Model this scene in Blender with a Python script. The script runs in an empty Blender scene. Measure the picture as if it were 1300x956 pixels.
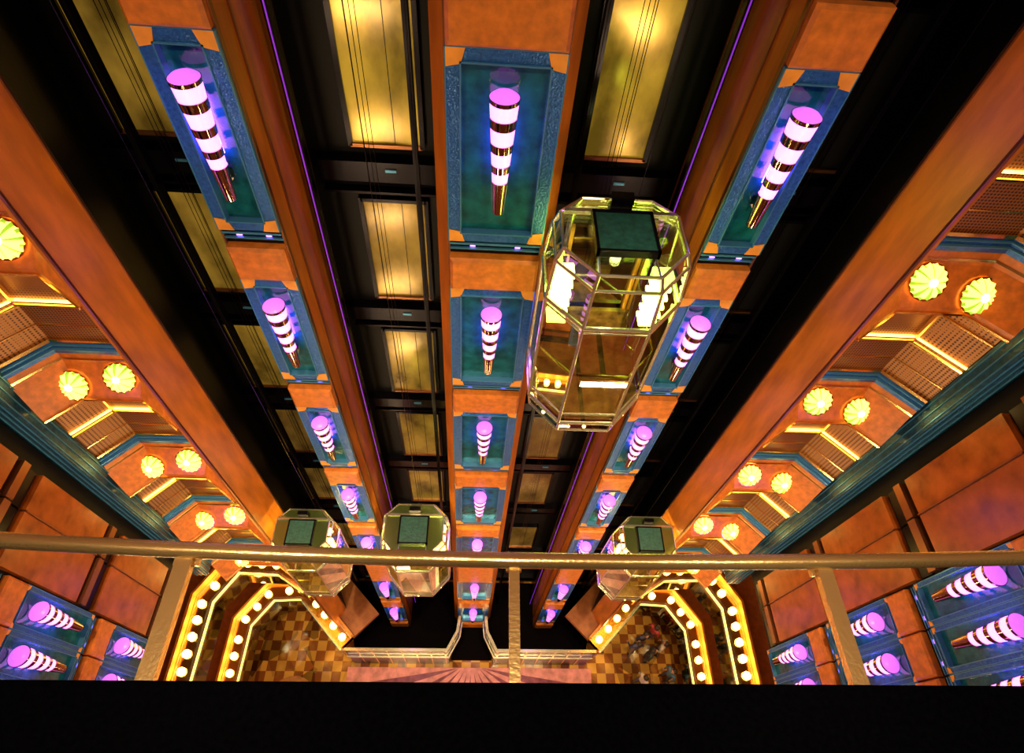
import bpy, math, random
from mathutils import Vector, Matrix
random.seed(4)
FD=25.2                      # eye height above the atrium floor
def Z(d): return FD-d        # d = depth below eye level
scene=bpy.context.scene
scene.view_settings.view_transform='Standard'
col=scene.collection

# ---------------------------------------------------------------- materials
def newmat(name):
    m=bpy.data.materials.new(name); m.use_nodes=True
    nt=m.node_tree; b=nt.nodes['Principled BSDF']
    return m,nt,b
def pbr(name,c,rough=.4,metal=0.,var=0.,vscale=6.,bump=0.,bscale=30.,stretch=(1,1,1),coat=0.,emis=None,es=0.,spec=.5,evar=False):
    m,nt,b=newmat(name)
    b.inputs['Base Color'].default_value=(*c,1); b.inputs['Roughness'].default_value=rough
    b.inputs['Metallic'].default_value=metal; b.inputs['Coat Weight'].default_value=coat
    b.inputs['Specular IOR Level'].default_value=spec
    tc=nt.nodes.new('ShaderNodeTexCoord'); mp=nt.nodes.new('ShaderNodeMapping')
    mp.inputs['Scale'].default_value=stretch
    nt.links.new(tc.outputs['Object'],mp.inputs['Vector'])
    if emis:
        b.inputs['Emission Color'].default_value=(*emis,1); b.inputs['Emission Strength'].default_value=es
    if var>0:
        n=nt.nodes.new('ShaderNodeTexNoise'); n.inputs['Scale'].default_value=vscale; n.inputs['Detail'].default_value=6
        nt.links.new(mp.outputs[0],n.inputs['Vector'])
        r=nt.nodes.new('ShaderNodeValToRGB')
        r.color_ramp.elements[0].position=.3; r.color_ramp.elements[1].position=.7
        r.color_ramp.elements[0].color=(*[x*(1-var) for x in c],1)
        r.color_ramp.elements[1].color=(*[min(1,x*(1+var)) for x in c],1)
        nt.links.new(n.outputs['Fac'],r.inputs[0]); nt.links.new(r.outputs[0],b.inputs['Base Color'])
        if evar:
            mr=nt.nodes.new('ShaderNodeMapRange'); mr.inputs['From Min'].default_value=.35; mr.inputs['From Max'].default_value=.65
            mr.inputs['To Min'].default_value=es*.35; mr.inputs['To Max'].default_value=es*1.5
            nt.links.new(n.outputs['Fac'],mr.inputs['Value']); nt.links.new(mr.outputs[0],b.inputs['Emission Strength'])
    if bump>0:
        n=nt.nodes.new('ShaderNodeTexNoise'); n.inputs['Scale'].default_value=bscale; n.inputs['Detail'].default_value=3
        nt.links.new(mp.outputs[0],n.inputs['Vector'])
        bp=nt.nodes.new('ShaderNodeBump'); bp.inputs['Strength'].default_value=bump; bp.inputs['Distance'].default_value=.02
        nt.links.new(n.outputs['Fac'],bp.inputs['Height']); nt.links.new(bp.outputs[0],b.inputs['Normal'])
    return m
def glassmat(name,tint,refl=.12,rough=.02,gcol=(1,1,1)):
    m=bpy.data.materials.new(name); m.use_nodes=True; nt=m.node_tree; nt.nodes.clear()
    o=nt.nodes.new('ShaderNodeOutputMaterial'); mx=nt.nodes.new('ShaderNodeMixShader')
    t=nt.nodes.new('ShaderNodeBsdfTransparent'); g=nt.nodes.new('ShaderNodeBsdfGlossy')
    t.inputs[0].default_value=(*tint,1); g.inputs['Roughness'].default_value=rough; g.inputs[0].default_value=(*gcol,1)
    lw=nt.nodes.new('ShaderNodeLayerWeight'); lw.inputs[0].default_value=.35
    mth=nt.nodes.new('ShaderNodeMath'); mth.operation='MULTIPLY_ADD'; mth.inputs[1].default_value=.6; mth.inputs[2].default_value=refl
    nt.links.new(lw.outputs['Fresnel'],mth.inputs[0]); nt.links.new(mth.outputs[0],mx.inputs[0])
    nt.links.new(t.outputs[0],mx.inputs[1]); nt.links.new(g.outputs[0],mx.inputs[2]); nt.links.new(mx.outputs[0],o.inputs[0])
    return m
WOOD=pbr('orange_wood',(.54,.145,.010),.33,var=.28,vscale=4,stretch=(1.5,1.5,.3),bump=.05,bscale=60,spec=.35)
WOOD2=pbr('copper_wood_block',(.64,.18,.022),.34,var=.25,vscale=9)
WOODC=pbr('corner_block',(.90,.34,.045),.3,var=.15)
WOODS=pbr('side_wall_wood',(.36,.088,.012),.24,var=.35,vscale=3,spec=.5)
BLUE=pbr('blue_enamel',(.022,.13,.46),.2,metal=.35,var=.35,vscale=25,bump=.35,bscale=45)
BLUED=pbr('blue_green_column',(.014,.085,.17),.2,metal=.4,var=.35,vscale=12,bump=.3,bscale=30)
BLUEL=pbr('blue_moulding',(.10,.36,.66),.2,metal=.5)
TEAL=pbr('teal_glass_panel',(.006,.115,.15),.08,var=.4,vscale=7,bump=.16,bscale=20,spec=.8)
GOLD=pbr('polished_gold',(.90,.62,.22),.15,metal=1)
SILV=pbr('pale_gold_frame',(.85,.80,.60),.18,metal=.9)
BRASS=pbr('brushed_brass',(.90,.60,.24),.25,metal=.75,bump=.08,bscale=90)
MIRR=pbr('smoked_gold_mirror',(.34,.36,.20),.05,metal=1)
CHROME=pbr('sconce_dark_gold',(.45,.27,.18),.08,metal=1)
BLACK=pbr('shaft_black',(.003,.003,.004),.5,spec=.2)
PIT=pbr('pit_black',(.004,.003,.004),.95,spec=.0)
DARK=pbr('dark_metal',(.010,.008,.014),.22,metal=.7)
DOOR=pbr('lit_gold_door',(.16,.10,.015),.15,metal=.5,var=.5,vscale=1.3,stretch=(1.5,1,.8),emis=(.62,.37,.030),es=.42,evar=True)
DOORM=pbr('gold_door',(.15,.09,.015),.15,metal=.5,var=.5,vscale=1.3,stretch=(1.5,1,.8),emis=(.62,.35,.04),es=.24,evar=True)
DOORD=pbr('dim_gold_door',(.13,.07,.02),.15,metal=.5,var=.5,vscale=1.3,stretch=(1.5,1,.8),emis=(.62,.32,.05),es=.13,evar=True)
BROWN=pbr('bronze_strip',(.30,.12,.05),.3,metal=.8)
CARPET=pbr('gallery_carpet',(.14,.05,.02),.8,var=.4,vscale=20)
WALLW=pbr('gallery_wall_wood',(.40,.13,.03),.5,var=.2)
DECK=pbr('deck_carpet',(.002,.002,.003),.95,spec=.0,var=.3,vscale=60)
PINK=pbr('pink_glow',(.9,.5,.9),.4,emis=(.78,.22,1),es=2.9)
PINKT=pbr('magenta_glow_cap',(.7,.2,.8),.3,emis=(.60,.12,.80),es=1.25)
HALOF=pbr('sconce_halo_fill',(.5,.2,.9),.4,emis=(.30,.08,1),es=34)  # added glow for the violet halo on the panel, no separate lamp
VGLINT=pbr('violet_glint_glow',(.3,.05,.6),.3,emis=(.30,.03,.75),es=.6)  # purple shaft glints painted as emission, not a lamp
YEL=pbr('shell_yellow_glow',(.9,.7,.2),.4,emis=(1,.62,.08),es=4.2)
YHOT=pbr('shell_hot_centre',(1,.9,.5),.4,emis=(1,.88,.40),es=9)
YGR=pbr('shell_green_glow',(.3,.7,.1),.4,emis=(.30,.58,.02),es=.8)
COVE=pbr('cove_strip_light',(1,.8,.4),.4,emis=(1,.52,.08),es=8)
BULB=pbr('warm_bulb',(1,.8,.4),.4,emis=(1,.66,.18),es=20)
HATCH=pbr('green_hatch',(.010,.07,.05),.4,var=.4,vscale=14,bump=.3)
ROOFG=pbr('roof_green_gold',(.30,.42,.12),.15,metal=.9)
GLASS=glassmat('car_glass',(.93,.97,.86),.10,.012,(1,.97,.85))
CARLAMP=pbr('car_lamp',(1,1,.4),.4,emis=(.72,1,.14),es=9)
CARLAMP2=pbr('car_lamp_warm',(1,.8,.3),.4,emis=(1,.70,.15),es=10)
CARFLOOR=pbr('car_parquet',(.26,.13,.035),.2,var=.8,vscale=7)
def meshmat():
    m,nt,b=newmat('perforated_bronze'); tc=nt.nodes.new('ShaderNodeTexCoord')
    v=nt.nodes.new('ShaderNodeTexVoronoi'); v.inputs['Scale'].default_value=22; v.inputs['Randomness'].default_value=.0
    r=nt.nodes.new('ShaderNodeValToRGB'); r.color_ramp.elements[0].position=.3; r.color_ramp.elements[1].position=.45
    r.color_ramp.elements[0].color=(.05,.014,.007,1); r.color_ramp.elements[1].color=(.36,.15,.04,1)
    nt.links.new(tc.outputs['Object'],v.inputs['Vector']); nt.links.new(v.outputs['Distance'],r.inputs[0]); nt.links.new(r.outputs[0],b.inputs['Base Color'])
    b.inputs['Metallic'].default_value=.35; b.inputs['Roughness'].default_value=.35
    return m
PERF=meshmat()
def checkmat():
    m,nt,b=newmat('parquet_checker'); tc=nt.nodes.new('ShaderNodeTexCoord')
    c=nt.nodes.new('ShaderNodeTexChecker'); c.inputs['Scale'].default_value=2.9
    c.inputs['Color1'].default_value=(.66,.34,.06,1); c.inputs['Color2'].default_value=(.28,.085,.018,1)
    n=nt.nodes.new('ShaderNodeTexVoronoi'); n.inputs['Scale'].default_value=1.45
    r=nt.nodes.new('ShaderNodeSeparateColor')
    mr=nt.nodes.new('ShaderNodeMapRange'); mr.inputs['To Min'].default_value=.3; mr.inputs['To Max'].default_value=1.15
    mx=nt.nodes.new('ShaderNodeMixRGB'); mx.blend_type='MULTIPLY'; mx.inputs[0].default_value=1
    nt.links.new(tc.outputs['Object'],c.inputs['Vector']); nt.links.new(tc.outputs['Object'],n.inputs['Vector']); nt.links.new(n.outputs['Color'],r.inputs[0])
    nt.links.new(r.outputs[0],mr.inputs['Value'])
    nt.links.new(c.outputs[0],mx.inputs[1]); nt.links.new(mr.outputs[0],mx.inputs[2]); nt.links.new(mx.outputs[0],b.inputs['Base Color'])
    b.inputs['Roughness'].default_value=.08; b.inputs['Specular IOR Level'].default_value=1.0
    return m
CHECK=checkmat()
MARB=pbr('pink_marble',(.66,.25,.27),.15,var=.35,vscale=3)
MARBD=pbr('dark_marble_inlay',(.22,.05,.10),.15,var=.35,vscale=4)

# ---------------------------------------------------------------- builder
class B:
    def __init__(s): s.v=[]; s.f=[]; s.m=[]; s.mats=[]
    def mi(s,mat):
        if mat not in s.mats: s.mats.append(mat)
        return s.mats.index(mat)
    def add(s,vs,fs,mat):
        o=len(s.v); s.v+= [tuple(p) for p in vs]; i=s.mi(mat)
        for f in fs: s.f.append([o+k for k in f]); s.m.append(i)
    def box(s,x0,x1,y0,y1,d0,d1,mat,T=None):
        vs=[(x,y,d) for d in (d0,d1) for y in (y0,y1) for x in (x0,x1)]
        vs=[T(*p) for p in vs] if T else [(p[0],p[1],Z(p[2])) for p in vs]
        s.add(vs,[(0,1,3,2),(4,6,7,5),(0,4,5,1),(2,3,7,6),(0,2,6,4),(1,5,7,3)],mat)
    def prism(s,poly,d0,d1,mat):
        n=len(poly)
        vs=[(x,y,Z(d0)) for x,y in poly]+[(x,y,Z(d1)) for x,y in poly]
        s.add(vs,[list(range(n)),list(range(2*n-1,n-1,-1))]+[(i,n+i,n+(i+1)%n,(i+1)%n) for i in range(n)],mat)
    def tube(s,p,q,r,mat,n=8,r2=None):
        p=Vector(p);q=Vector(q);r2=r if r2 is None else r2
        w=(q-p).normalized(); a=w.orthogonal().normalized(); b=w.cross(a)
        vs=[]
        for c,rr in((p,r),(q,r2)):
            for i in range(n):
                t=2*math.pi*i/n; vs.append(c+a*math.cos(t)*rr+b*math.sin(t)*rr)
        s.add(vs,[(i,(i+1)%n,n+(i+1)%n,n+i) for i in range(n)]+[list(range(n-1,-1,-1)),list(range(n,2*n))],mat)
    def lathe(s,prof,mats,n=24,c=(0,0,0),M=None):
        vs=[]
        for r,z in prof:
            for i in range(n):
                t=2*math.pi*i/n; p=Vector((r*math.cos(t),r*math.sin(t),z))
                if M: p=M@p
                vs.append(p+Vector(c))
        for k in range(len(prof)-1):
            s.add(vs[k*n:(k+2)*n],[(i,(i+1)%n,n+(i+1)%n,n+i) for i in range(n)],mats[k])
    def sweep(s,path,prof,mat,sx=1):
        rings=[]
        n=len(path); N=len(prof)
        for i,(x,y) in enumerate(path):
            def nrm(a,b):
                dx,dy=b[0]-a[0],b[1]-a[1]; l=math.hypot(dx,dy); return (dy/l,-dx/l)
            if i==0: nx,ny=nrm(path[0],path[1])
            elif i==n-1: nx,ny=nrm(path[-2],path[-1])
            else:
                a=nrm(path[i-1],path[i]); b=nrm(path[i],path[i+1]); k=1+a[0]*b[0]+a[1]*b[1]
                nx,ny=(a[0]+b[0])/k,(a[1]+b[1])/k
            rings+= [((x+nx*o)*sx,y+ny*o,Z(d)) for o,d in prof]
        fs=[]
        for i in range(n-1):
            for j in range(N):
                fs.append((i*N+j,i*N+(j+1)%N,(i+1)*N+(j+1)%N,(i+1)*N+j))
        fs+=[list(range(N-1,-1,-1)),list(range((n-1)*N,n*N))]
        s.add(rings,fs,mat)
    def mesh(s,name,smooth=False):
        me=bpy.data.meshes.new(name); me.from_pydata(s.v,[],s.f)
        for m in s.mats: me.materials.append(m)
        for p,i in zip(me.polygons,s.m): p.material_index=i; p.use_smooth=smooth
        import bmesh
        bm=bmesh.new(); bm.from_mesh(me); bmesh.ops.recalc_face_normals(bm,faces=bm.faces); bm.to_mesh(me); bm.free()
        return me
    def obj(s,name,smooth=False,parent=None,dx=0):
        o=bpy.data.objects.new(name,s.mesh(name,smooth)); col.objects.link(o); o.location.x=dx
        if parent: o.parent=parent
        return o
def empty(name,loc=(0,0,0)):
    e=bpy.data.objects.new(name,None); e.location=loc; col.objects.link(e); return e
def DX(sx): return -.20 if sx<0 else 0     # the port side stands slightly further out

# ---------------------------------------------------------------- room shell
b=B(); b.box(-10.6,10.6,-6,8.7,FD,FD+.2,CHECK); b.obj('floor')
b=B(); b.box(-10.6,10.6,8.5,8.7,-1.4,FD,WALLW); b.obj('wall_back')
b=B(); b.box(-10.6,10.6,-6.2,-6,-1.4,FD,WALLW); b.obj('wall_front')
b=B(); b.box(-10.6,10.6,-6.2,8.7,-1.6,-1.4,WALLW); b.obj('ceiling')
for sx,nm in((-1,'wall_left'),(1,'wall_right')):
    b=B(); b.box(min(sx*10.4,sx*10.6),max(sx*10.4,sx*10.6),-6,8.5,-1.4,FD,WALLW); b.obj(nm)

b=B()
b.prism([(-4.6,-6),(4.6,-6),(4.6,3.6),(-4.6,3.6)],FD-.02,FD,MARB)
for i in range(-5,6):
    a=math.radians(i*15); a0=a-.06;a1=a+.06
    c=(0,3.9)
    r0=.5;r1=4.2
    poly=[(c[0]+r0*math.sin(a),min(3.58,c[1]-r0*math.cos(a))),(c[0]+r1*math.sin(a0),c[1]-r1*math.cos(a0)),(c[0]+r1*math.sin(a1),c[1]-r1*math.cos(a1))]
    if max(abs(p[0]) for p in poly)<4.6 and poly[1][1]<3.5: b.prism(poly,FD-.03,FD-.02,MARBD)
b.obj('marble_floor_inlay')

# ---------------------------------------------------------------- panel module
def module(b,T,w,s,tail=1.95,block=True,fw=.12):
    h=w/2; t0=s-1.03; t1=s+1.17
    b.box(-h+.06,h-.06,0,.02,t0+.06,t1-.06,TEAL,T)
    for (a0,a1,d0,d1) in((-h,-h+fw,t0,t1),(h-fw,h,t0,t1),(-h+fw,h-fw,t0,t0+fw),(-h+fw,h-fw,t1-fw,t1)):
        b.box(a0,a1,0,.09,d0,d1,BLUE,T)
    g=.014
    for (a0,a1,d0,d1) in((-h+fw,-h+fw+g,t0+fw,t1-fw),(h-fw-g,h-fw,t0+fw,t1-fw),(-h+fw,h-fw,t0+fw,t0+fw+g),(-h+fw,h-fw,t1-fw-g,t1-fw)):
        b.box(a0,a1,0,.11,d0,d1,BLUEL,T)
    for (a0,a1,d0,d1) in((-h-.012,-h,t0,t1),(h,h+.012,t0,t1),(-h,h,t0-.012,t0)):
        b.box(a0,a1,0,.1,d0,d1,BLUEL,T)
    c=.17*fw/.12
    for sa in(-1,1):
        for dd,sd in((t0,1),(t1,-1)):
            pl=[(sa*h,dd),(sa*(h-c),dd),(sa*(h-c*.8),dd+sd*c*.7),(sa*(h-c*.7),dd+sd*c*.85),(sa*h,dd+sd*c)]
            vs=[T(a,-.002,d) for a,d in pl]+[T(a,.10,d) for a,d in pl]
            b.add(vs,[(0,1,2,3,4),(9,8,7,6,5)]+[(i,5+i,5+(i+1)%5,(i+1)%5) for i in range(5)],WOODC)
    if block:
        b.box(-h,h,0,.015,t1,s+1.42,DARK,T)
        b.box(-h,h,0,.07,t1+.05,t1+.08,BLUEL,T)
        b.box(-h,h,0,.05,t1+.15,t1+.17,BLUEL,T)
        o=.15; e=.035; d0=s+1.42; d1=s+tail
        A=[(-h,0,d0),(h,0,d0),(h,0,d1),(-h,0,d1)]
        M_=[(-h,o-e,d0),(h,o-e,d0),(h,o-e,d1),(-h,o-e,d1)]
        F=[(-h+e,o,d0+e),(h-e,o,d0+e),(h-e,o,d1-e),(-h+e,o,d1-e)]
        vs=[T(*p) for p in A+M_+F]
        fs=[(3,2,1,0),(8,9,10,11)]+[(i,(i+1)%4,4+(i+1)%4,4+i) for i in range(4)]+[(4+i,4+(i+1)%4,8+(i+1)%4,8+i) for i in range(4)]
        b.add(vs,fs,WOOD2)
        for a in(-h*.5,h*.5):
            b.box(a-.03,a+.03,.0,.03,t1+.095,t1+.14,PINK,T)

def sconce_mesh():
    b=B(); L=1.3
    R=lambda f:.136-(.136-.052)*f
    prof=[(.001,.05),(.06,.043),(.105,.024),(R(0),0)]; mm=[PINKT]*3
    segs=[(0,.03,0),(.03,.145,1),(.145,.22,0),(.22,.345,1),(.345,.415,0),(.415,.53,1),(.53,.595,0),(.595,.69,1),(.69,1,0)]
    for f0,f1,pink in segs:
        e=0 if pink else .007
        prof+=[(R(f0)+e,-L*f0),(R(f1)+e,-L*f1)]
        mm+=[CHROME,PINK if pink else CHROME]
    prof+=[(.02,-L-.03),(.001,-L-.035)]; mm+=[CHROME]*2
    b.lathe(prof,mm,28)
    b.box(-.03,.03,0,.20,FD+.15,FD+.25,CHROME)
    b.box(-.03,.03,0,.20,FD+1.05,FD+1.15,CHROME)
    b.box(-.035,.035,.135,.145,FD+.28,FD+.85,HALOF)  # hidden glowing strip added to brighten the panel behind
    return b.mesh('wall_sconce',True)
SC=sconce_mesh()
def sconce(x,y,d,rot=0,sc=1):
    o=bpy.data.objects.new('wall_sconce',SC); o.location=(x,y,Z(d)); o.rotation_euler=(0,0,rot); o.scale=(sc,sc,1); col.objects.link(o)

LEV=[.45,3.45,6.45,9.45,12.45,15.45,19.5,22.7]
TAIL=[1.95]*5+[3.0,2.15,2.0]
# ---------------------------------------------------------------- lift bank columns
for cx,w in((-2.76,.68),(0,1.07),(2.76,.68)):
    b=B()
    if cx==0: poly=[(-.535,5.05),(.535,5.05),(.545,5.2),(.70,5.4),(.70,6.5),(-.70,6.5),(-.70,5.4),(-.545,5.2)]
    else: poly=[(cx-.345,5.05),(cx+.345,5.05),(cx+.345,6.4),(cx-.345,6.4)]
    b.prism(poly,-1.39,FD,WOOD)
    T=lambda a,o,d,cx=cx:(cx+a,5.05-o,Z(d))
    for s,t in zip(LEV,TAIL):
        module(b,T,w-.02,s,t)
    for a in(-w/2,w/2): b.box(cx+a-.012,cx+a+.012,5.0,5.06,-1.39,FD,BROWN)
    if cx!=0:
        s_=1 if cx>0 else -1
        xi=cx-s_*.345
        for yy in(5.35,6.36): b.box(min(xi,xi-s_*.02),max(xi,xi-s_*.02),yy,yy+.03,-1.39,FD,BROWN)
    b.obj('lift_column')
    for s in LEV: sconce(cx,5.05-.2,s-.67)

# ---------------------------------------------------------------- shaft back
b=B()
b.box(-5.6,5.5,6.8,6.9,-1.39,FD,BLACK)
FLOORS=[1.74,4.74,7.74,10.74,13.74,16.74,20.8,24.0]
for zf in FLOORS:
    for x0,x1 in((-5.15,-3.15),(-2.4,-.72),(.72,2.4),(3.15,5.15)):
        b.box(x0,x1,6.62,6.8,zf+.1,zf+.42,DARK)
        b.box(x0,x1,6.66,6.8,zf+.62,zf+.66,DARK)
        b.box(x0+.9,x0+1.05,6.60,6.64,zf+.2,zf+.24,BLUEL)
b.obj('elevator_shaft')
for zz in FLOORS[:-1]:
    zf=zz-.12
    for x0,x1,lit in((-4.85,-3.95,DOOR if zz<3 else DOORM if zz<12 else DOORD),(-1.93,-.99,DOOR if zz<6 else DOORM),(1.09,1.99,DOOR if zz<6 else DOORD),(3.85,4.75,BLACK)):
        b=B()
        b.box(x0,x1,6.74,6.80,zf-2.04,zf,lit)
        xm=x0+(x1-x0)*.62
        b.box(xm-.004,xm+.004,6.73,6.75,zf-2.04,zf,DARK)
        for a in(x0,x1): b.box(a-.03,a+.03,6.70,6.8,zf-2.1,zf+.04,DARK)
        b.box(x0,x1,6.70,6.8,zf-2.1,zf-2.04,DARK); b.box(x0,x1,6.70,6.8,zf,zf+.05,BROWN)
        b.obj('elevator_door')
b=B()
for x in(-.98,-2.3,.98,2.3,-3.30,3.30,-4.2,4.2):
    b.box(x-.03,x+.03,5.9,6.02,-1.39,FD-.04,DARK)
    b.box(x-.006,x+.006,5.885,5.9,-1.39,FD-.04,VGLINT if 1<abs(x)<4 else DARK)  # violet reflections on the shaft edges put in as glow
b.obj('elevator_guide_rails')
b=B()
for cx in(-3.7,-1.42,1.36,3.7):
    top=4.0 if cx==1.36 else 12.75
    for i in range(3):
        x=cx+(-.10+i*.05)
        b.tube((x,5.75,Z(-1.35)),(x,5.75,Z(FD-.04)),.004,DARK,5)
    b.tube((cx+.1,4.9,Z(-1.35)),(cx+.1,4.9,Z(top)),.004,DARK,5)
b.obj('elevator_cables')

# ---------------------------------------------------------------- corner pilasters
for sx in(-1,1):
    b=B()
    P=[(4.3,5.04),(4.52,4.47),(4.62,4.5),(4.75,5.0),(5.3,6.79),(5.22,6.79)]
    b.prism([(sx*x,y) for x,y in P],-1.39,FD-2.2,WOOD)
    Q=[(4.285,5.06),(4.30,5.05),(5.22,6.79),(5.19,6.79)]
    b.prism([(sx*x,y) for x,y in Q],-1.39,FD-.04,BLACK)
    for (x,y) in((4.3,5.04),(4.52,4.47)):
        b.box(sx*x-.015,sx*x+.015,y-.015,y+.015,-1.39,FD-2.2,BROWN)
    b.box(min(sx*4.5,sx*5.15),max(sx*4.5,sx*5.15),5.6,6.7,FD-2.2,FD,WOODS)
    b.obj('corner_pilaster',dx=DX(sx))

# ---------------------------------------------------------------- gallery balconies
PATH=[(4.45,4.95),(5.3,5.55),(6.6,5.55),(7.15,4.95)]
def shell_mesh():
    b=B(); n=32
    rings=[(.0,.11),(.06,.105),(.15,.08),(.215,.045),(.245,.0)]
    vs=[]
    for r,z in rings:
        for i in range(n):
            t=2*math.pi*i/n; rr=r*(1+(.05 if i%2 else -.03)*(r/.25)); vs.append((rr*math.cos(t),rr*math.sin(t),z+(.014 if i%2 else -.012)*(r/.25)))
    for k in range(4):
        for i in range(n):
            if k==0: m=YHOT
            elif k<3: m=YEL if i%4!=0 else YGR
            else: m=YGR if i%2==0 else YEL
            j=(i+1)%n
            b.add([vs[k*n+i],vs[k*n+j],vs[(k+1)*n+j],vs[(k+1)*n+i]],[(0,1,2,3)],m)
    b.lathe([(.265,-.02),(.265,.012),(.24,.012)],[GOLD]*2,24)
    return b.mesh('shell_lamp')
SH=shell_mesh()
for sx in(-1,1):
    for zf in FLOORS[:6]:
        b=B()
        hr=[(.03*math.cos(a*math.pi/4),zf-.92+.03*math.sin(a*math.pi/4)) for a in range(8)]
        b.sweep(PATH,hr,GOLD,sx)
        b.sweep(PATH,[(-.012,zf-.90),(.012,zf-.90),(.012,zf-.12),(-.012,zf-.12)],PERF,sx)
        b.sweep(PATH,[(-.02,zf-.5),(.025,zf-.5),(.025,zf-.48),(-.02,zf-.48)],GOLD,sx)
        b.sweep(PATH,[(-.05,zf-.16),(.06,zf-.16),(.06,zf-.10),(-.05,zf-.10)],GOLD,sx)
        b.sweep(PATH,[(-.12,zf-.1),(.05,zf-.1),(.05,zf-.06),(.09,zf-.06),(.09,zf-.0),(.13,zf-.0),(.13,zf+.08),(-.12,zf+.08)],BLUE,sx)
        b.sweep(PATH,[(.05,zf-.063),(.095,zf-.063),(.095,zf-.053),(.05,zf-.053)],BLUEL,sx)
        b.sweep(PATH,[(.09,zf-.005),(.137,zf-.005),(.137,zf+.006),(.09,zf+.006)],BLUEL,sx)
        b.sweep(PATH,[(-.12,zf+.08),(.10,zf+.08),(.14,zf+.30),(.46,zf+.80),(.46,zf+.88),(-.12,zf+.88)],WOOD2,sx)
        b.sweep(PATH,[(.12,zf+.20),(.135,zf+.20),(.145,zf+.235),(.12,zf+.235)],GOLD,sx)
        b.sweep(PATH,[(.40,zf+.88),(.49,zf+.88),(.49,zf+.92),(.40,zf+.92)],GOLD,sx)
        b.sweep(PATH,[(.26,zf+.885),(.32,zf+.885),(.32,zf+.91),(.26,zf+.91)],COVE,sx)
        if zf<16:
            b.sweep(PATH,[(-.08,zf+.88),(-.04,zf+.88),(-.0,zf+2.06),(-.04,zf+2.06)],PERF,sx)
            b.sweep(PATH,[(-.06,zf+1.4),(.01,zf+1.4),(.01,zf+1.43),(-.06,zf+1.43)],GOLD,sx)
            b.sweep(PATH,[(-.02,zf+1.95),(.04,zf+1.95),(.04,zf+1.965),(-.02,zf+1.965)],COVE,sx)
        for (x,y) in PATH[1:3]:
            b.box(min(sx*(x-.02),sx*(x+.02)),max(sx*(x-.02),sx*(x+.02)),y-.06,y-.0,zf+.88,zf+2.06 if zf<16 else zf+1.0,GOLD)
        S=PATH[1:]+[(10.15,4.96),(10.15,8.45),(5.55,8.45),(5.55,6.9)]
        b.prism([(sx*x,y) for x,y in S],zf,zf+.05,CARPET)
        b.obj('gallery_balcony',dx=DX(sx))
        for lx,off,dz in((5.70,.27,.50),(6.46,.36,.64)):
            o=bpy.data.objects.new('shell_lamp',SH); col.objects.link(o)
            o.location=(sx*lx+DX(sx),5.55-off-.03,Z(zf+dz-.02))
            nrm=Vector((0,-.50,.34)).normalized()
            o.rotation_euler=nrm.to_track_quat('Z','Y').to_euler()

# ---------------------------------------------------------------- blue corner columns and side wall cladding
for sx in(-1,1):
    b=B()
    def bx(x0,x1,y0,y1,d0,d1,m): b.box(min(sx*x0,sx*x1),max(sx*x0,sx*x1),y0,y1,d0,d1,m)
    bx(7.14,7.5,4.58,4.93,-1.39,16.9,BLUED)
    for i in range(3): bx(7.12,7.5,4.62+i*.12,4.63+i*.12,-1.39,16.9,BLUEL)
    for i in range(3): bx(7.18+i*.11,7.19+i*.11,4.56,4.95,-1.39,16.9,BLUEL)
    b.obj('blue_corner_column',dx=DX(sx)*.5)
    b=B()
    bx(7.45,7.6,-5.98,4.55,-1.39,15.9,BLACK)
    for k in range(-1,5):
        d0=3.75+3*k
        d1=min(d0+2.3,15.9)
        if d0>15.5: continue
        for y0,y1 in((3.62,4.22),(2.75,3.59)):
            bx(7.33,7.45,y0,y1,d0,d1,WOODS)
            if d1<15.8:
                bx(7.30,7.45,y0,y1,d0+2.42,d0+2.60,BROWN)
                bx(7.40,7.45,y0,y1,d0+2.66,d0+2.94,DARK)
        bx(7.30,7.45,3.595,3.615,d0,d1,BROWN)
    for cy in(2.37,1.70,1.03,.36,-.31):
        T=lambda a,o,d,cy=cy:(sx*(7.45-o),cy+a,Z(d))
        for k in range(-2,3): module(b,T,.64,8.7+3*k,1.95,block=k<2,fw=.06)
    b.obj('side_wall_cladding',dx=DX(sx)*.5)
    for cy in(2.37,1.70,1.03,.36):
        for k in range(-1,3): sconce(sx*(7.45-.2)+DX(sx)*.5,cy,8.7+3*k-.65,-sx*math.pi/2,1.15)

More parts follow.
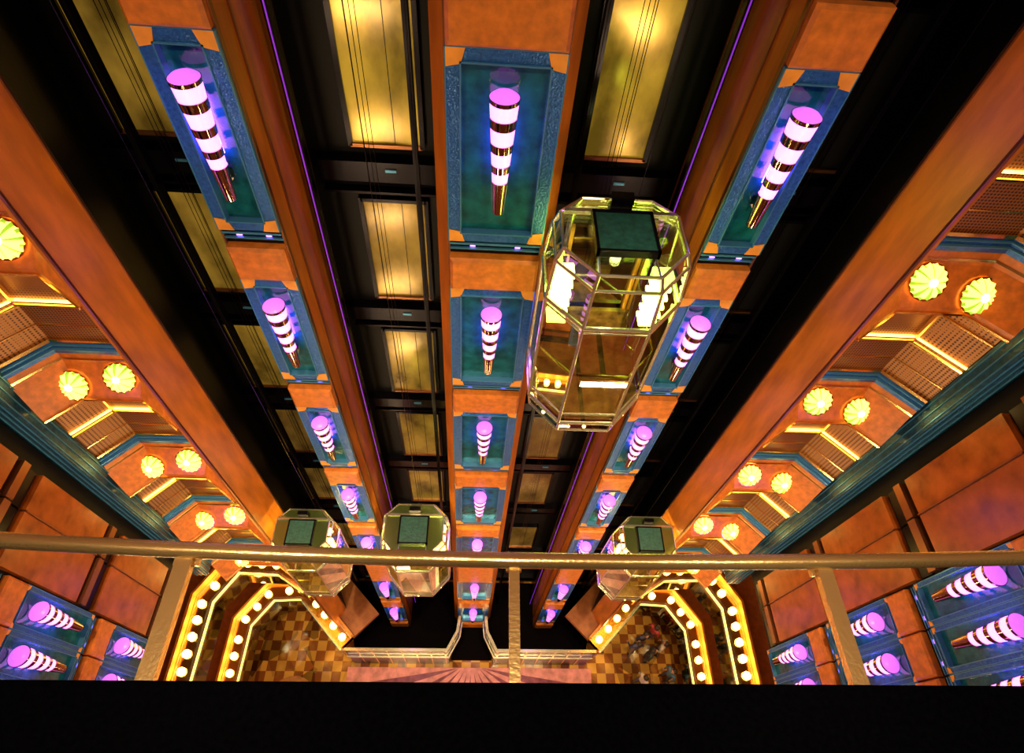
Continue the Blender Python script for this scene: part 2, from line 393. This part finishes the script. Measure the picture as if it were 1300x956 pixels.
# ---------------------------------------------------------------- lower bulb balconies
def ico(b,c,r,mat):
    b.lathe([(.001,r),(r*.7,r*.7),(r,0),(r*.7,-r*.7),(.001,-r)],[mat]*4,8,c)
R2=[(4.45,3.75),(6.1,5.35),(7.05,5.3),(7.65,4.45),(7.65,-5.9)]
R1=[(5.3,4.85),(6.15,5.35),(7.4,5.4),(7.95,4.5),(7.95,-5.9)]
def walkpath(path,step,off):
    out=[]; carry=step/2
    for (x0,y0),(x1,y1) in zip(path,path[1:]):
        L=math.hypot(x1-x0,y1-y0); dx,dy=(x1-x0)/L,(y1-y0)/L
        t=carry
        while t<L:
            out.append((x0+dx*t+dy*off,y0+dy*t-dx*off)); t+=step
        carry=t-L
    return out
for sx in(-1,1):
    for path,d,st in((R2,22.4,.5),(R1,19.4,.45)):
        b=B()
        b.sweep(path,[(-.5,d),(0,d),(0,d+.12),(.05,d+.12),(.05,d+.3),(-.5,d+.3)],GOLD,sx)
        b.sweep(path,[(-.03,d-.06),(.04,d-.06),(.04,d),(-.03,d)],SILV,sx)
        b.sweep(path,[(-.46,d-.03),(-.42,d-.03),(-.42,d),(-.46,d)],SILV,sx)
        b.sweep(path,[(.0,d+.02),(.03,d+.02),(.03,d+.09),(.0,d+.09)],COVE,sx)
        b.sweep(path,[(-.55,d-.3),(-.48,d-.3),(-.48,d),(-.55,d)],WOODC,sx)
        b.sweep(path,[(.051,d+.12),(.07,d+.12),(.07,d+.16),(.051,d+.16)],BLUEL,sx)
        b.sweep(path,[(-1.6,d+.1),(-.5,d+.1),(-.5,d+.3),(-1.6,d+.3)],WALLW,sx)
        b.sweep(path,[(-.02,d+.3),(.02,d+.3),(.02,d+1.2),(-.02,d+1.2)],MIRR,sx)
        for (x,y) in walkpath(path,st,-.25):
            if y>0: ico(b,(sx*x,y,Z(d-.07)),.115,BULB)
        b.obj('bulb_lit_balcony')
b=B()
for sx in(-1,1):
    pth=[(.46,4.85),(.52,4.35),(.85,3.75),(4.35,3.75)]
    b.sweep(pth,[(-.05,22.5),(.04,22.5),(.04,22.58),(-.05,22.58)],SILV,sx)
    b.sweep(pth,[(.05,23.4),(.10,23.4),(.10,23.48),(.05,23.48)],SILV,sx)
    b.sweep(pth,[(-.03,22.58),(.03,22.58),(.03,FD-.04),(-.03,FD-.04)],DARK,sx)
    for (x,y) in walkpath(pth,.5,.0): b.box(sx*x-.02,sx*x+.02,y-.05,y+.05,22.58,FD-.04,GOLD)
b.prism([(-4.35,3.85),(4.35,3.85),(5.15,6.7),(-5.15,6.7)],FD-.03,FD,PIT)
b.obj('elevator_lobby_enclosure')

# ---------------------------------------------------------------- glass elevators
def car(cx,cy,top,lampm,big,sc=1):
    e=empty('glass_elevator',(cx,cy,Z(top))); e.scale=(sc,sc,1)
    W=.74; octo=[(-W,-.32),(-.36,-W),(.36,-W),(W,-.32),(W,.32),(.45,.6),(-.45,.6),(-W,.32)]
    rings=[(0,.86),(.16,.94),(.70,1.0),(2.68,1.0),(2.92,.96)]
    def P(r,i):
        d,s=rings[r]; x,y=octo[i%8]; return (x*s,y*s,-d)
    fr=B(); gl=B()
    for r in range(5):
        for i in range(8):
            fr.tube(P(r,i),P(r,i+1),.026 if r in(2,3) else .018,SILV,6)
            if r<4:
                fr.tube(P(r,i),P(r+1,i),.020,SILV,6)
                gl.add([P(r,i),P(r,i+1),P(r+1,i+1),P(r+1,i)],[(0,1,2,3)],MIRR if i==5 else GLASS)
    for i in range(8):
        if i==5: continue
        a=Vector(P(2,i)); c=Vector(P(2,i+1)); a.z=c.z=-2.45; fr.tube(a,c,.014,SILV,6)
        a=Vector(P(2,i)); c=Vector(P(2,i+1)); a.z=c.z=-.78; fr.tube(a,c,.010,SILV,6)
    fr.obj('gold_frame',parent=e); gl.obj('glass_panes',parent=e)
    ro=B()
    top_=[P(0,i) for i in range(8)]
    ro.add(top_+[(x,y,z-.03) for x,y,z in top_],[list(range(8)),list(range(15,7,-1))]+[(i,(i+1)%8,8+(i+1)%8,8+i) for i in range(8)],GLASS if big else ROOFG)
    ro.box(-.29,.29,-.36,.20,FD-.08,FD-.01,HATCH)
    for x0,x1,y0,y1 in((-.32,-.29,-.39,.23),(.29,.32,-.39,.23),(-.32,.32,-.39,-.36),(-.32,.32,.20,.23)):
        ro.box(x0,x1,y0,y1,FD-.10,FD-.01,DARK)
    ro.box(-.6,.6,.24,.29,FD-.05,FD,SILV); ro.box(-.12,.12,.30,.40,FD-.2,FD,DARK)
    for s_ in(-1,1): ro.tube((s_*.29,-.36,-.0),(s_*.30,-.62,-.0),.012,SILV,6)
    ro.obj('roof_and_hatch',parent=e)
    it=B()
    fl=[(x*.97,y*.97) for x,y in octo]
    it.add([(x,y,-2.57) for x,y in fl]+[(x,y,-2.62) for x,y in fl],[list(range(8)),list(range(15,7,-1))]+[(i,(i+1)%8,8+(i+1)%8,8+i) for i in range(8)],CARFLOOR)
    bt=[P(4,i) for i in range(8)]; it.add(bt,[list(range(8))],DARK)
    it.box(-.40,-.01,.50,.53,FD+.35,FD+2.57,MIRR); it.box(.01,.40,.50,.53,FD+.35,FD+2.57,MIRR)
    it.box(.46,.56,.32,.42,FD+.6,FD+2.57,MIRR); it.box(-.56,-.46,.32,.42,FD+.6,FD+2.57,MIRR)
    it.box(.41,.455,.44,.50,FD+.35,FD+2.57,WOODC); it.box(-.455,-.41,.44,.50,FD+.35,FD+2.57,WOODC)
    for i in range(0,4):
        a=Vector(P(2,i))*.93; c=Vector(P(2,i+1))*.93; a.z=c.z=-1.65; it.tube(a,c,.02,GOLD,6)
        p0=Vector(P(2,i+1))*.93; it.tube((p0.x,p0.y,-2.57),(p0.x,p0.y,-1.65),.012,SILV,6)
    it.box(-.52,.52,.40,.46,FD+1.72,FD+2.57,CARFLOOR)
    for s_ in(-1,1):
        for k in range(6):
            it.box(s_*.55-.11,s_*.55+.11,-.20,-.0,FD+.48+k*.15,FD+.525+k*.15,lampm)
    if not big:
        for s_ in(-1,1): ico(it,(s_*.50,-.52,-.20),.13,CARLAMP2); ico(it,(s_*.62,0.05,-.20),.10,CARLAMP2)
    for i in range(8):
        q=(Vector(P(3,i))+Vector(P(3,i+1)))*.5; ico(it,(q.x*.98,q.y*.98,q.z-.12),.025,CARLAMP2)
    it.obj('interior',parent=e)
    ld=bpy.data.lights.new('cabin_light','POINT'); ld.color=(.92,.95,.45); ld.energy=15 if big else 35; ld.shadow_soft_size=.06
    lo=bpy.data.objects.new('cabin_light',ld); col.objects.link(lo); lo.parent=e; lo.location=(0,0,-.3)
    return e
car(1.30,4.56,4.02,CARLAMP,True)
car(-1.42,4.55,12.8,CARLAMP2,False)
for x in(-3.82,3.80): car(x,4.42,12.75,CARLAMP2,False,.88)

# ---------------------------------------------------------------- camera balcony: ledge rail and deck
cu=bpy.data.curves.new('top_rail','CURVE'); cu.dimensions='3D'; cu.bevel_depth=.025; cu.bevel_resolution=5
sp=cu.splines.new('POLY'); pts=[]
for i in range(41):
    x=-7.2+14.4*i/40; y=.575+.022*min(abs(x),2)**2*(.6)
    pts.append((x,y,Z(1.9)))
sp.points.add(40)
for p,q in zip(sp.points,pts): p.co=(*q,1)
cu.materials.append(BRASS)
rail=empty('balcony_railing'); ro=bpy.data.objects.new('top_rail',cu); col.objects.link(ro); ro.parent=rail
b=B()
for i in range(-7,8):
    x=1.025*i; w=.016 if i==0 else .025
    b.box(x-w,x+w,.236,.585,1.905,1.935,BRASS)
    b.box(x-w*1.5,x+w*1.5,.55,.60,1.925,1.945,BRASS)
b.obj('outrigger_bars',parent=rail)
b=B(); b.box(-7.28,7.28,-5.98,.235,1.90,2.25,DECK); b.obj('balcony_deck')

# ---------------------------------------------------------------- people on the atrium floor
SKIN=pbr('skin',(.55,.27,.17),.5); HAIR=pbr('hair',(.03,.015,.01),.6)
def person(x,y,rot,shirt,trouser,pose):
    e=empty('person',(x,y,0)); e.rotation_euler=(0,0,rot)
    J={'pel':(0,0,.95,.13),'wst':(0,0,1.1,.115),'chs':(0,0,1.32,.14),'nk':(0,.0,1.46,.055),
       'shL':(-.18,0,1.38,.06),'elL':(-.25,.03,1.12,.045),'wrL':(-.22,-.12*pose,.90,.032),
       'shR':(.18,0,1.38,.06),'elR':(.25,.0,1.12,.045),'wrR':(.22,-.2*pose,.95,.032),
       'hpL':(-.09,0,.88,.095),'knL':(-.10,-.06*pose,.50,.065),'anL':(-.10,.05*pose,.09,.04),'toL':(-.11,-.14,.04,.035),
       'hpR':(.09,0,.88,.095),'knR':(.10,.05*pose,.50,.065),'anR':(.10,.16*pose,.09,.04),'toR':(.11,.16*pose-.18,.04,.035)}
    E=[('pel','wst'),('wst','chs'),('chs','nk'),('chs','shL'),('shL','elL'),('elL','wrL'),('chs','shR'),('shR','elR'),('elR','wrR'),
       ('pel','hpL'),('hpL','knL'),('knL','anL'),('anL','toL'),('pel','hpR'),('hpR','knR'),('knR','anR'),('anR','toR')]
    ks=list(J); me=bpy.data.meshes.new('body'); me.from_pydata([J[k][:3] for k in ks],[(ks.index(a),ks.index(c)) for a,c in E],[])
    o=bpy.data.objects.new('body',me); col.objects.link(o); o.parent=e
    m=o.modifiers.new('skin','SKIN')
    for v,k in zip(me.skin_vertices[0].data,ks): v.radius=(J[k][3],J[k][3]*.85); v.use_root=(k=='pel')
    o.modifiers.new('sub','SUBSURF').levels=1; o.modifiers['sub'].render_levels=2
    mm,nt,bs=newmat('clothes'); tc=nt.nodes.new('ShaderNodeTexCoord'); sx=nt.nodes.new('ShaderNodeSeparateXYZ')
    r=nt.nodes.new('ShaderNodeValToRGB'); r.color_ramp.interpolation='CONSTANT'
    r.color_ramp.elements[0].color=(.02,.015,.01,1); el=r.color_ramp.elements[1]; el.position=.05; el.color=(*trouser,1)
    q=r.color_ramp.elements.new(.5); q.color=(*shirt,1)
    mt=nt.nodes.new('ShaderNodeMath'); mt.operation='MULTIPLY'; mt.inputs[1].default_value=.5
    nt.links.new(tc.outputs['Object'],sx.inputs[0]); nt.links.new(sx.outputs['Z'],mt.inputs[0]); nt.links.new(mt.outputs[0],r.inputs[0]); nt.links.new(r.outputs[0],bs.inputs['Base Color'])
    me.materials.append(mm)
    h=B(); 
    h.lathe([(.001,.235),(.05,.225),(.085,.18),(.092,.13),(.085,.08),(.065,.03),(.045,0),(.045,-.06)],[SKIN]*7,14,(0,-.01,1.50))
    h.lathe([(.001,.25),(.06,.24),(.095,.19),(.102,.13),(.09,.09)],[HAIR]*4,14,(0,.012,1.50))
    h.tube((0,-.09,1.62),(0,-.12,1.59),.012,SKIN,6); 
    for s in(-1,1):
        h.tube((s*.03,-.088,1.635),(s*.03,-.10,1.635),.01,HAIR,6); h.tube((s*.09,0,1.60),(s*.105,0,1.62),.018,SKIN,6)
        w=J['wrL' if s<0 else 'wrR']; 
        h.tube((w[0],w[1],w[2]),(w[0],w[1]-.03,w[2]-.09),.03,SKIN,6,.035)
        for k in range(4): h.tube((w[0]-.024+.016*k,w[1]-.03,w[2]-.08),(w[0]-.026+.017*k,w[1]-.06,w[2]-.16+.008*abs(k-1.5)),.008,SKIN,5)
        h.tube((w[0]-s*.03,w[1]-.02,w[2]-.04),(w[0]-s*.055,w[1]-.05,w[2]-.10),.009,SKIN,5)
    h.tube((-.022,-.095,1.565),(.022,-.095,1.565),.006,WOODC,5)
    h.obj('head_and_hands',True,parent=e)
for i,(x,y,r) in enumerate([(6.5,4.5,.3),(6.95,4.75,2.2),(7.2,4.2,4.),(6.7,3.95,1.2),(7.35,3.3,5.),(6.2,4.2,3.3),(7.0,2.9,.5),(6.3,3.1,2.)]):
    person(x,y,r,[(.05,.05,.12),(.5,.05,.05),(.6,.5,.45),(.03,.03,.03),(.1,.2,.3)][i%5],[(.02,.02,.03),(.05,.05,.1),(.2,.12,.08)][i%3],(i%3)*.6)

WARMT=pbr('table_top_wood',(.35,.15,.05),.2,var=.3)
for x,y in((-6.3,2.3),(6.0,1.9)):
    b=B(); r=.9
    b.lathe([(.001,.76),(r,.76),(r,.72),(.05,.72),(.05,.05),(r*.5,.03),(r*.5,0)],[WARMT,GOLD,DARK,GOLD,GOLD,GOLD],28,(x,y,0)); b.obj('cocktail_table')

# ---------------------------------------------------------------- lighting
def spot(x,y,tx,ty,td,ang,E,c=(1,.74,.42),rad=.12):
    e=empty('added_ceiling_spot',(x,y,Z(-1.25)))  # unseen spot with a can, added to light the atrium evenly
    fb=B(); fb.lathe([(.12,.15),(.12,.0),(.10,.0),(.10,.1),(.001,.1)],[DARK]*4,16,(0,0,0)); fb.obj('can',parent=e)
    ld=bpy.data.lights.new('lamp','SPOT'); ld.energy=E; ld.spot_size=math.radians(ang); ld.spot_blend=.8; ld.color=c; ld.shadow_soft_size=rad
    lo=bpy.data.objects.new('lamp',ld); col.objects.link(lo); lo.parent=e; lo.location=(0,0,-.02)
    v=Vector((tx-x,ty-y,Z(td)-Z(-1.25))); lo.rotation_euler=v.to_track_quat('-Z','Y').to_euler()
for x in(-5,-1.7,1.7,5):
    spot(x,1.2,x*.85,5,4.5,80,330)
    spot(x,1.6,x*.8,5,12,40,1250)
    spot(x,2.0,x*1.1,4.4,23,26,5500,(1,.70,.32))
for x in(-1.6,0,1.6): spot(x,-.3,x,.55,1.9,50,250,(1,.78,.50))  # extra unseen spots added to brighten the brass rail
for d in(6.0,9.0,12.0,15.0,18.5,22.0):
    for x in(-3,3):
        e=empty('added_wall_fill',(x,-.3,Z(d)))  # out-of-view area light added to fill the lift wall at each level
        fb=B(); fb.box(-.65,.65,-.25,-.05,FD-.12,FD+.12,GOLD); fb.box(-.06,.06,-5.6,-.25,FD-.05,FD+.05,DARK); fb.obj('housing',parent=e)
        ld=bpy.data.lights.new('lamp','AREA'); ld.shape='RECTANGLE'; ld.size=1.2; ld.size_y=.2; ld.color=(1,.70,.36); ld.energy=78
        lo=bpy.data.objects.new('lamp',ld); col.objects.link(lo); lo.parent=e; lo.location=(0,0,0); lo.rotation_euler=(math.radians(90),0,0)
w=bpy.data.worlds.new('world'); scene.world=w; w.use_nodes=True
w.node_tree.nodes['Background'].inputs[0].default_value=(.10,.06,.10,1); w.node_tree.nodes['Background'].inputs[1].default_value=.1

# ---------------------------------------------------------------- camera
th=math.radians(52.4); ps=math.radians(5.2)
F=Vector((math.cos(th)*math.sin(ps),math.cos(th)*math.cos(ps),-math.sin(th)))
R0=Vector((math.cos(ps),-math.sin(ps),0)); U0=R0.cross(F)
rl=math.radians(6.34); R=R0*math.cos(rl)+U0*math.sin(rl); U=U0*math.cos(rl)-R0*math.sin(rl)
M=Matrix((( R.x,U.x,-F.x,-.138),(R.y,U.y,-F.y,0),(R.z,U.z,-F.z,Z(0)),(0,0,0,1)))
cd=bpy.data.cameras.new('camera'); cd.sensor_width=36; cd.lens=740/1300*36; cd.shift_y=-45/1300; cd.clip_start=.02
co=bpy.data.objects.new('camera',cd); col.objects.link(co); co.matrix_world=M; scene.camera=co
